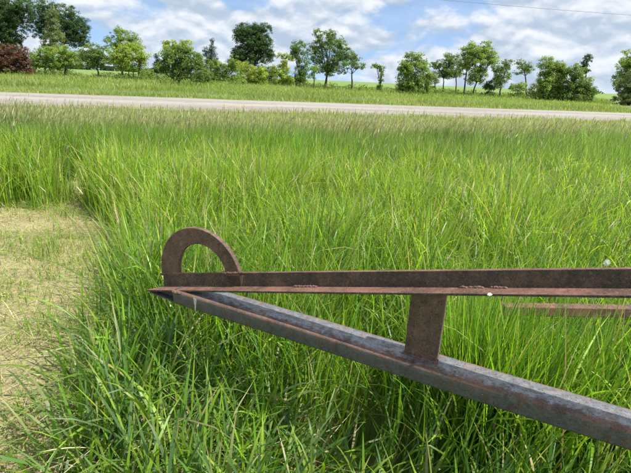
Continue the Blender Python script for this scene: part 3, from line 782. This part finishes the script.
# white seed puff on a stalk above the grass, behind the rail
puff = bpy.data.objects.new('seed_puff', None); C.objects.link(puff); puff.scale = (.8, .8, .98); puff.location = (1.60, 2.455, float(ground_z(1.6, 2.455)))
tag(puff, 'round white seed puff on a thin stalk in the grass above the upper rail', 'flower')
bm = bmesh.new()
prev = None
for k in range(7):
    f = k / 6; p = Vector((.02 * math.sin(f * 2), .01 * f, .685 * f)); r = .0022
    ringv = [bm.verts.new(p + Vector((r * math.cos(a), r * math.sin(a), 0))) for a in (0, 1.57, 3.14, 4.71)]
    if prev:
        for a in range(4): bm.faces.new((prev[a], prev[(a + 1) % 4], ringv[(a + 1) % 4], ringv[a]))
    prev = ringv
bm_obj('stalk', bm, [plain_material('green_stalk', (.13, .16, .06))], puff)
bm = bmesh.new(); rr = np.random.default_rng(9)
for k in range(170):                                            # fine hairs, each with a small tuft
    d_ = Vector(rr.normal(size=3)).normalized(); q = d_.orthogonal().normalized(); w_ = d_.cross(q)
    c0 = Vector((.018, .01, .69)); e = c0 + d_ * rr.uniform(.014, .02)
    bm.faces.new([bm.verts.new(c0 + q * .0004), bm.verts.new(c0 - q * .0004), bm.verts.new(e)])
    for a in range(3):
        ang = a * 2.1; o_ = q * math.cos(ang) + w_ * math.sin(ang)
        bm.faces.new([bm.verts.new(e), bm.verts.new(e + o_ * .0035 + d_ * .002), bm.verts.new(e + (q * math.cos(ang + .6) + w_ * math.sin(ang + .6)) * .0035 + d_ * .002)])
bm_obj('puff_head', bm, [plain_material('white_down', (.8, .79, .76), .9, .05)], puff)
# broad pale leaf lying in the trodden grass
bm = bmesh.new(); prev = None
for k in range(9):
    f = k / 8; wv = .030 * math.sin(math.pi * (f * .93 + .05)) ** .8
    cx_, cz_ = .15 * f, .018 * math.sin(f * 3)
    row = [bm.verts.new((cx_, -wv, cz_ + .006)), bm.verts.new((cx_, 0, cz_)), bm.verts.new((cx_, wv, cz_ + .006))]
    if prev:
        for a in range(2): bm.faces.new((prev[a], prev[a + 1], row[a + 1], row[a]))
    prev = row
me = bpy.data.meshes.new('broad_leaf'); bm.to_mesh(me); bm.free()
at = me.attributes.new('tint', 'FLOAT_COLOR', 'POINT'); at.data.foreach_set('color', np.tile([.20, .26, .09, 1], len(me.vertices)).astype(np.float32))
lf = link_mesh('broad_leaf', me, [GRASS]); lf.location = (-.08, 1.58, .33); lf.rotation_euler = (R(-28), R(-8), R(12))
tag(lf, 'single broad pale green leaf lying on the trodden grass below the lower tube', 'leaf')
TREES = [
    ('broadleaf_tree', 'huge dark green tree rising directly behind the reddish brown shrub', -63.35, 100, 'dark', 1.15, [0.0], [(0.8, 8.95, 4.33, 4.25), (-1.3, 11.53, 3.9, 3.82), (3.82, 12.1, 3.46, 3.19), (0.78, 5.13, 3.03, 1.91), (-4.22, 8.19, 3.46, 4.25)]),
    ('broadleaf_tree', 'tall dark green tree with rounded crown left of the open blue sky', -54.19, 105, 'dark', 1.0, [0.0], [(0.44, 11.15, 4.09, 2.68), (3.51, 9.4, 2.5, 2.68), (1.68, 7.8, 3.64, 2.45), (4.29, 7.15, 1.59, 1.34), (-2.9, 12.12, 2.73, 2.45), (-4.34, 9.06, 2.27, 2.68)]),
    ('conical_tree', 'slim conical grey-green tree in front of the tall dark trees', -51.52, 95, 'grey', 1.0, [0.0], [(1.29, 10.67, 0.82, 1.21), (0.89, 8.96, 1.44, 1.41), (1.04, 7.25, 1.85, 1.61), (0.29, 5.83, 1.85, 1.41)]),
    ('red_leaved_shrub', 'reddish brown leaved shrub at the left edge of the tree line', -50.73, 80, 'red', 1.2, [0.0, -2.28, 2.25], [(0.44, 2.92, 2.42, 1.87), (-2.03, 2.51, 2.42, 2.21), (2.96, 2.73, 1.21, 1.87), (0.19, 1.41, 3.12, 1.36), (-4.17, 2.12, 2.08, 2.04)]),
    ('broadleaf_tree', 'low light green tree beside the reddish shrub', -47.54, 85, 'light', 1.0, [0.0], [(-0.14, 2.94, 1.84, 1.63), (1.33, 3.8, 1.66, 1.26), (-1.28, 2.1, 1.47, 1.26), (1.44, 2.06, 1.1, 1.08)]),
    ('broadleaf_tree', 'low spreading green tree under the tall dark trees, next to the leaning trunk', -45.65, 88, 'light', 1.0, [0.0], [(0.54, 3.34, 2.29, 1.87), (2.07, 2.92, 1.71, 1.5), (-0.39, 4.28, 1.71, 1.12), (-1.02, 2.12, 1.14, 1.12)]),
    ('broadleaf_tree', 'small round green tree on a leaning bare trunk', -34.24, 76, 'mid', 0.95, [0.0], [(-0.57, 3.71, 1.81, 1.61), (1.06, 3.35, 1.32, 1.29), (-1.69, 3.09, 1.32, 1.29), (-0.38, 2.58, 1.65, 0.81)]),
    ('broadleaf_tree', 'bright yellow-green bushy tree with four bare stems', -31.21, 78, 'yellow', 1.05, [0.0, 0.79, 1.59, 2.23], [(0.88, 3.42, 2.7, 1.49), (-0.97, 3.63, 1.35, 1.49), (3.08, 3.81, 1.18, 1.66), (0.98, 4.73, 2.2, 0.99), (0.78, 2.25, 2.36, 0.83)]),
    ('broadleaf_tree', 'open light green tree top rising behind the four-stemmed bushy tree', -38.18, 95, 'light', 0.75, [0.0], [(0.39, 7.29, 2.26, 1.61), (-1.58, 6.16, 1.44, 1.61), (2.39, 6.68, 1.65, 1.82), (-0.07, 8.47, 1.23, 0.81)]),
    ('shrub', 'low rounded green shrub between the four-stemmed tree and the drooping tree', -30.74, 86, 'light', 1.1, [0.0], [(0.06, 1.47, 1.12, 0.91)]),
    ('broadleaf_tree', 'wide drooping green tree on one short trunk near the gravel road', -18.82, 65, 'mid', 1.05, [0.0], [(-0.01, 2.79, 1.55, 1.52), (-1.27, 3.34, 1.13, 1.38), (1.56, 3.1, 1.69, 1.52), (2.84, 2.55, 1.13, 1.24), (-1.99, 2.09, 0.84, 1.1), (0.58, 4.38, 1.13, 0.83), (-0.07, 1.44, 2.11, 0.83)]),
    ('broadleaf_tree', 'pale green tree crown showing behind the wide drooping tree', -24.86, 82, 'yellow', 0.9, [0.0], [(0.24, 5.35, 1.42, 1.39), (2.37, 5.9, 1.24, 1.05), (-0.7, 5.91, 0.71, 0.7)]),
    ('conifer_tree', 'small dark pointed evergreen at the left side of the drooping tree', -27.67, 83, 'conifer', 1.0, [0.0], [(0.21, 3.91, 0.45, 0.71), (0.15, 2.98, 0.72, 0.88), (0.08, 1.72, 1.08, 1.06)]),
    ('conifer_tree', 'tall dark blue-green conifer left of the large dark round tree', -24.71, 110, 'conifer', 1.1, [0.0], [(0.41, 8.44, 0.48, 0.93), (0.16, 7.02, 1.07, 1.17), (0.12, 5.4, 1.67, 1.4), (0.08, 3.55, 2.14, 1.87), (-0.94, 6.37, 0.71, 1.17)]),
    ('shrub', 'light green rounded shrubs massed below the tall conifer', -20.38, 95, 'light', 1.1, [0.0, 1.91], [(0.05, 2.78, 1.44, 1.61), (1.94, 2.51, 1.65, 1.61), (3.66, 3.66, 1.23, 1.61), (-1.31, 1.65, 1.23, 1.21)]),
    ('broadleaf_tree', 'large dense dark green round tree standing alone above light shrubs', -14.92, 105, 'dark', 1.15, [0.0], [(-0.02, 8.68, 3.86, 2.9), (-1.66, 10.13, 2.5, 1.78), (1.61, 10.65, 2.5, 1.56), (2.46, 7.64, 2.05, 2.23), (-0.43, 5.58, 4.09, 2.68), (-2.93, 4.69, 2.05, 2.68), (3.73, 5.77, 1.14, 1.34)]),
    ('shrub', 'yellow-green shrub in front of the large dense dark tree', -12.42, 85, 'yellow', 1.1, [0.0], [(-1.19, 2.54, 1.29, 1.44), (0.34, 1.96, 1.66, 1.26), (2.04, 2.2, 1.47, 1.08)]),
    ('shrub', 'tiny pale grassy shrub at the foot of the large dark tree', -12.31, 74, 'light', 1.3, [0.0], [(0.0, 0.42, 0.96, 0.63)]),
    ('shrub', 'bright lime green shrub right of the large dense dark tree', -7.55, 88, 'yellow', 1.05, [0.0], [(-0.57, 2.84, 1.33, 1.31), (0.64, 3.55, 0.95, 1.12), (1.21, 1.92, 1.52, 1.12)]),
    ('broadleaf_tree', 'thin tree with flat yellow-green boughs over the lime shrub', -7.23, 98, 'yellow', 0.8, [0.0], [(-0.7, 5.6, 1.7, 0.62), (1.05, 5.31, 1.27, 0.62)]),
    ('broadleaf_tree', 'narrow airy green tree touching the big spreading tree', -4.19, 92, 'mid', 0.62, [0.0], [(-0.59, 7.16, 1.59, 1.37), (0.4, 4.83, 1.59, 2.15), (-1.28, 6.11, 1.19, 1.17), (-0.07, 2.57, 1.19, 1.76), (1.04, 2.44, 1.19, 1.17)]),
    ('broadleaf_tree', 'big spreading airy green tree in the middle of the tree line', 0.42, 85, 'mid', 0.72, [0.0], [(0.13, 7.57, 2.02, 1.99), (-1.8, 6.24, 1.66, 1.99), (2.18, 6.73, 1.66, 1.99), (3.44, 5.38, 1.47, 1.44), (-0.71, 4.4, 1.66, 1.44), (1.64, 4.51, 1.66, 1.44), (-1.59, 8.87, 0.92, 0.72), (0.56, 8.81, 0.92, 0.72), (0.54, 3.19, 2.21, 1.08)]),
    ('broadleaf_tree', 'slender sapling with a thin stem under the big spreading tree', -1.43, 83, 'light', 0.8, [0.0], [(-0.1, 2.88, 0.9, 1.23)]),
    ('broadleaf_tree', 'small see-through tree with forked trunk right of the big spreading tree', 4.86, 82, 'mid', 0.55, [0.0], [(-0.58, 4.2, 1.6, 0.87), (1.06, 3.97, 1.07, 0.7), (-1.82, 3.22, 1.24, 0.7), (0.32, 5.3, 1.24, 0.7)]),
    ('broadleaf_tree', 'thin spindly young tree with a tufted top standing alone', 9.42, 80, 'mid', 0.8, [0.0], [(-0.14, 3.76, 0.69, 0.68), (-0.95, 4.03, 0.87, 0.51), (-0.15, 2.1, 0.35, 1.02), (-0.21, 1.03, 0.52, 0.68)]),
    ('shrub', 'big rounded many-stemmed willow shrub standing alone near the road', 12.77, 74, 'light', 1.0, [0.0, 0.91, 1.93], [(0.57, 3.25, 1.92, 1.89), (-0.69, 4.03, 1.12, 1.42), (1.58, 4.68, 1.12, 1.26), (0.04, 5.43, 1.28, 0.63), (2.68, 2.79, 0.96, 1.42), (-0.93, 2.07, 0.96, 1.42), (0.75, 1.58, 2.08, 1.1)]),
    ('broadleaf_tree', 'darker green tree on two trunks left of the tall bright tree', 21.8, 90, 'mid', 0.85, [0.0, 2.36], [(-0.19, 4.87, 1.75, 1.53), (-1.83, 5.13, 1.17, 0.76), (0.69, 6.25, 1.56, 1.15), (1.67, 4.28, 1.56, 1.53), (0.18, 3.37, 1.56, 0.96)]),
    ('broadleaf_tree', 'tall bright green tree with a rounded leafy crown on two dark trunks', 25.28, 84, 'light', 0.95, [0.0, -1.39], [(0.14, 6.13, 2.36, 2.14), (-1.35, 7.3, 1.64, 1.43), (1.22, 7.72, 1.45, 1.25), (2.47, 6.08, 1.09, 1.43), (-1.69, 5.12, 1.45, 1.61), (0.78, 4.13, 1.64, 1.07), (-0.02, 2.83, 1.64, 0.89)]),
    ('broadleaf_tree', 'small upright green tree right of the tall bright tree', 28.58, 80, 'mid', 0.8, [0.0], [(-0.68, 4.59, 1.21, 1.19), (-1.09, 3.22, 0.87, 1.19), (0.48, 5.24, 0.69, 1.02), (0.31, 3.44, 0.87, 1.02), (-0.33, 2.5, 1.21, 0.85)]),
    ('shrub', 'low dark shrub beneath the tall bright tree', 27.42, 82, 'dark', 1.2, [0.0], [(-0.15, 1.82, 1.24, 0.87)]),
    ('broadleaf_tree', 'airy small tree with see-through layered crown beside the dense dark thicket', 39.0, 95, 'mid', 0.5, [0.0], [(-1.45, 5.71, 1.85, 0.81), (-0.01, 5.07, 1.23, 1.01), (-2.51, 6.37, 1.23, 0.61), (-2.38, 4.61, 1.03, 0.61)]),
    ('shrub', 'low light green shrub under the airy layered tree', 34.75, 88, 'light', 1.0, [0.0], [(0.14, 1.93, 1.14, 0.93), (-1.23, 1.7, 0.76, 0.75)]),
    ('shrub', 'low grey-green brushy shrub against the dense dark thicket', 35.72, 84, 'grey', 0.7, [0.0], [(-0.18, 1.69, 1.45, 0.89)]),
    ('shrub', 'large dense green shrub forming the left half of the dark thicket', 35.74, 78, 'light', 1.1, [0.0, 1.59], [(-0.34, 3.71, 2.03, 2.15), (-1.3, 5.42, 1.35, 1.33), (0.71, 4.63, 1.35, 1.66), (-1.19, 2.49, 1.52, 1.66), (1.25, 2.01, 2.2, 1.49)]),
    ('shrub', 'dense dark green shrub forming the right half of the thicket', 39.44, 76, 'mid', 1.1, [0.0, -1.21], [(-0.51, 2.7, 1.81, 1.78), (-1.57, 4.09, 1.32, 1.45), (0.95, 1.61, 1.15, 1.13), (-1.83, 1.78, 1.48, 1.45)]),
    ('broadleaf_tree', 'small dark tree top poking up out of the thicket', 43.66, 83, 'dark', 1.0, [0.0], [(-0.74, 6.86, 0.72, 0.71), (-1.18, 5.92, 0.72, 0.88), (-0.61, 4.87, 0.54, 0.71)]),
    ('broadleaf_tree', 'tall green tree cut off by the right photo edge', 52.63, 84, 'light', 1.0, [0.0], [(-2.18, 6.62, 2.0, 2.32), (-2.87, 4.08, 1.45, 1.96), (-0.06, 5.46, 2.55, 3.57), (1.57, 6.16, 2.18, 3.21)]),
    ('shrub', 'pale drooping willow shrub at the right photo edge in front of the tall tree', 44.57, 72, 'grey', 1.1, [0.0], [(-1.05, 2.53, 1.56, 1.68), (0.34, 3.28, 1.71, 2.14)]),
    ('shrub', 'low dark green shrub filling the gap right of the drooping tree', -18.79, 78, 'mid', 1.2, [0.0], [(0.04, 1.44, 1.52, 0.99), (-1.07, 0.95, 1.01, 0.66)]),
    ('shrub', 'small rounded light green shrub left of the drooping tree', -27.64, 80, 'light', 1.1, [0.0], [(0.05, 1.22, 0.87, 0.68)]),
    ('shrub', 'dark green shrub behind the yellow-green and lime shrubs', -10.94, 96, 'dark', 1.2, [0.0], [(-0.02, 2.14, 2.08, 1.43)]),
    ('shrub', 'low dark green shrub between the lime shrub and the airy trees', -4.57, 92, 'mid', 1.2, [0.0], [(-0.03, 1.68, 1.79, 0.98)]),
    ('shrub', 'grey-green shrub low between the rounded willow shrub and the two-trunked tree', 21.57, 95, 'grey', 0.9, [0.0], [(-0.56, 2.84, 1.44, 1.21)]),
]
# ------------------------------------------------------------------ trees and shrubs beyond the road
LEAFCOL = {'dark': (.050, .096, .028), 'mid': (.115, .180, .046), 'light': (.170, .245, .056), 'yellow': (.250, .315, .058),
           'grey': (.150, .190, .088), 'red': (.110, .056, .038), 'conifer': (.034, .068, .042)}
def leaf_cloud(name, lobes, col, dens, size, seed, conifer, parent):
    r = np.random.default_rng(seed); P, Cc, Ax = [], [], []
    for cx, cz, rx, rz in lobes:
        area = math.pi * rx * rz; rc = .42 if min(rx, rz) > .8 else .28
        nc = max(4, int(area / (rc * rc) * 1.35 * dens))
        u_ = r.normal(size=(nc, 3)); u_ /= np.linalg.norm(u_, axis=1)[:, None]
        q = r.random(nc) ** (1 / 2.1)
        k = u_ * q[:, None]
        ry = min(rx, rz * 1.2)
        cen = np.stack([cx + k[:, 0] * rx, k[:, 1] * ry, cz + k[:, 2] * rz], -1)
        per = int(46 * (rc / .42) ** 2)
        cr = rc * r.uniform(.6, 1.35, nc)
        for c0, rr_, kk in zip(cen, cr, k):
            m = max(6, int(per * (rr_ / rc) ** 2 * r.uniform(.7, 1.25)))
            d = r.normal(size=(m, 3)); d /= np.linalg.norm(d, axis=1)[:, None]
            off = d * (r.random((m, 1)) ** .5) * rr_ * np.array([1.15, 1.15, .8])
            P.append(c0 + off)
            nrm = .6 * d + .5 * kk + np.array([0, 0, .55]) + .55 * r.normal(size=(m, 3))
            Ax.append(nrm / np.linalg.norm(nrm, axis=1)[:, None])
            Cc.append(np.array(col) * (r.uniform(.72, 1.35) * r.uniform(.8, 1.25, (m, 1))) * (1 + .05 * r.normal(size=(1, 3))))
    P, A, Cc = np.concatenate(P), np.concatenate(Ax), np.concatenate(Cc).clip(.004, .6)
    P = P[:, :]; ok = P[:, 2] > .05; P, A, Cc = P[ok], A[ok], Cc[ok]
    N = len(P); t = r.normal(size=(N, 3)); t -= (t * A).sum(1)[:, None] * A; t /= np.linalg.norm(t, axis=1)[:, None]
    b = np.cross(A, t); s = (size * r.uniform(.6, 1.4, N))[:, None]
    V = np.stack([P - t * s, P + b * s * .55 + A * s * .12, P + t * s, P - b * s * .55 + A * s * .12], 1)
    me = fast_mesh(name, V.reshape(-1, 3), np.arange(N * 4), np.arange(N) * 4, np.full(N, 4), np.repeat(Cc, 4, 0), False)
    return link_mesh(name, me, [LEAF], parent)
def tube_path(bm, pts, r0, r1, n=6):
    prev = None
    for k, p in enumerate(pts):
        f = k / (len(pts) - 1); rr_ = r0 + (r1 - r0) * f
        row = [bm.verts.new((p[0] + rr_ * math.cos(a * 6.283 / n), p[1] + rr_ * math.sin(a * 6.283 / n), p[2])) for a in range(n)]
        if prev:
            for a in range(n): bm.faces.new((prev[a], prev[(a + 1) % n], row[(a + 1) % n], row[a]))
        prev = row
def tree(kind, label, X, Y, col, dens, trunks, lobes, seed):
    root = bpy.data.objects.new(kind, None); C.objects.link(root)
    root.location = (X, Y, float(ground_z(X, Y)))
    cat = {'shrub': 'shrub', 'red_leaved_shrub': 'shrub'}.get(kind, 'tree')
    tag(root, label, cat, group='trees and shrubs along the far side of the road')
    r = np.random.default_rng(seed)
    zmid = np.mean([l[1] for l in lobes]); top = max(l[1] + l[3] for l in lobes)
    slim = .035 + .017 * top
    used = [[] for _ in trunks]
    for l in lobes: used[int(np.argmin([abs(l[0] - t) for t in trunks]))].append(l)
    for t0, ls in zip(trunks, used):
        bm = bmesh.new()
        if not ls: ls = [min(lobes, key=lambda l: abs(l[0] - t0))]
        ax = np.mean([l[0] for l in ls]); fork = max(.35, min(l[1] - l[3] * .35 for l in ls) * .9)
        fx = t0 + (ax - t0) * .55
        pts = [(t0 + (fx - t0) * f ** 1.3 + r.normal(0, .03) * (0 < f), r.normal(0, .04), fork * f - .1 * (f == 0)) for f in np.linspace(0, 1, 6)]
        tube_path(bm, pts, slim * (1.25 if len(trunks) == 1 else .8), slim * .7 * (1 if len(trunks) == 1 else .75), 8)
        for l in ls:
            tgts = [(l[0], 0, l[1])] + [(l[0] + r.uniform(-.7, .7) * l[2], r.uniform(-.7, .7) * l[2], l[1] + r.uniform(-.4, .8) * l[3]) for _ in range(5)]
            for q, tg in enumerate(tgts):
                a = np.array(pts[-1]) if q < 2 else np.array(pts[-1]) * .55 + np.array(tgts[0]) * .45
                b = np.array(tg); mid = (a + b) / 2 + np.array([r.normal(0, .1), r.normal(0, .1), .12 * abs(b[0] - a[0])])
                path = [tuple((1 - f) ** 2 * a + 2 * f * (1 - f) * mid + f * f * b) for f in np.linspace(0, 1, 6)]
                tube_path(bm, path, slim * (.5 if q == 0 else .28), .012, 5)
        bm_obj('trunk' if cat == 'tree' else 'stem', bm, [BARK], root, True)
    con = 'conifer' in kind
    if cat == 'shrub': lobes = lobes + [(l[0] * 1.02, l[3] * .55, l[2] * .95, l[3] * .7) for l in lobes if l[1] - l[3] > .15]
    leaf_cloud('crown' if cat == 'tree' else 'foliage', lobes, LEAFCOL[col], dens, .078 if con else .106, seed + 100, con, root)
    return root
for i, (kind, label, X, Y, col, dens, trunks, lobes) in enumerate(TREES):
    tree(kind, label, X, Y, col, dens, trunks, lobes, 50 + i)

# tall weeds and suckers round the tree bases
r = np.random.default_rng(91); P = []
for (kind, label, X, Y, col, dens, trunks, lobes) in TREES:
    for t0 in trunks:
        for _ in range(7):
            c0 = np.array([X + t0 + r.normal(0, 1.5), Y + r.normal(0, 1.2), 0]); hh_ = r.uniform(.4, 1.3); m = 70
            q = r.random((m, 3)); P.append(c0 + np.stack([(q[:, 0] - .5) * 1.5, (q[:, 1] - .5) * 1.5, q[:, 2] ** .8 * hh_], -1))
P = np.concatenate(P); P[:, 2] += ground_z(P[:, 0], P[:, 1]); n = len(P)
d = r.normal(size=(n, 2, 3)); d[:, 0, 2] += 1.2; d /= np.linalg.norm(d, axis=2)[:, :, None]; s = r.uniform(.07, .16, (n, 1))
V = np.stack([P - d[:, 0] * s, P - d[:, 1] * s * .5, P + d[:, 0] * s, P + d[:, 1] * s * .5], 1)
cw = np.array([.14, .20, .05]) * r.uniform(.6, 1.35, (n, 1))
me = fast_mesh('tree_base_weeds', V.reshape(-1, 3), np.arange(n * 4), np.arange(n) * 4, np.full(n, 4), np.repeat(cw, 4, 0), False)
tag(link_mesh('tree_base_weeds', me, [LEAF]), kind='stuff')

# far woods low on the horizon
n = 5200
r = np.random.default_rng(77); x = np.concatenate([r.uniform(-420, -230, n), r.uniform(330, 420, n // 3)]); n = len(x)
hh = 7 + 3.0 * wave(x, 0 * x, 30, 2); z = hh * r.random(n) ** .7; y = 760 + r.normal(0, 6, n)
P = np.stack([x, y, z], -1); d = r.normal(size=(n, 2, 3)); d /= np.linalg.norm(d, axis=2)[:, :, None]; s = r.uniform(.7, 1.6, (n, 1))
V = np.stack([P - d[:, 0] * s, P - d[:, 1] * s, P + d[:, 0] * s, P + d[:, 1] * s], 1)
me = fast_mesh('distant_woods', V.reshape(-1, 3), np.arange(n * 4), np.arange(n) * 4, np.full(n, 4), np.tile([.045, .075, .045], (n * 4, 1)), False)
tag(link_mesh('distant_woods', me, [LEAF]), kind='stuff')

# overhead wire crossing the sky along the road
bm = bmesh.new()
A, B = Vector((11.22, 49.95, 9.26)), Vector((32.14, 55.29, 9.50))
D_ = (B - A) / (B - A).length; prev = None
for k in range(81):
    f = -95 + 190 * k / 80; p = A + D_ * f
    p.z += .00035 * (f - 11) ** 2 - .04
    row = [bm.verts.new(p + Vector((0, .014 * math.cos(a), .014 * math.sin(a)))) for a in (0, 1.57, 3.14, 4.71)]
    if prev:
        for a in range(4): bm.faces.new((prev[a], prev[(a + 1) % 4], row[(a + 1) % 4], row[a]))
    prev = row
o = bm_obj('overhead_wire', bm, [plain_material('weathered_wire', (.10, .10, .10), .6, .1, 5)])
tag(o, 'thin overhead wire crossing the cloudy sky above the trees', 'wire')
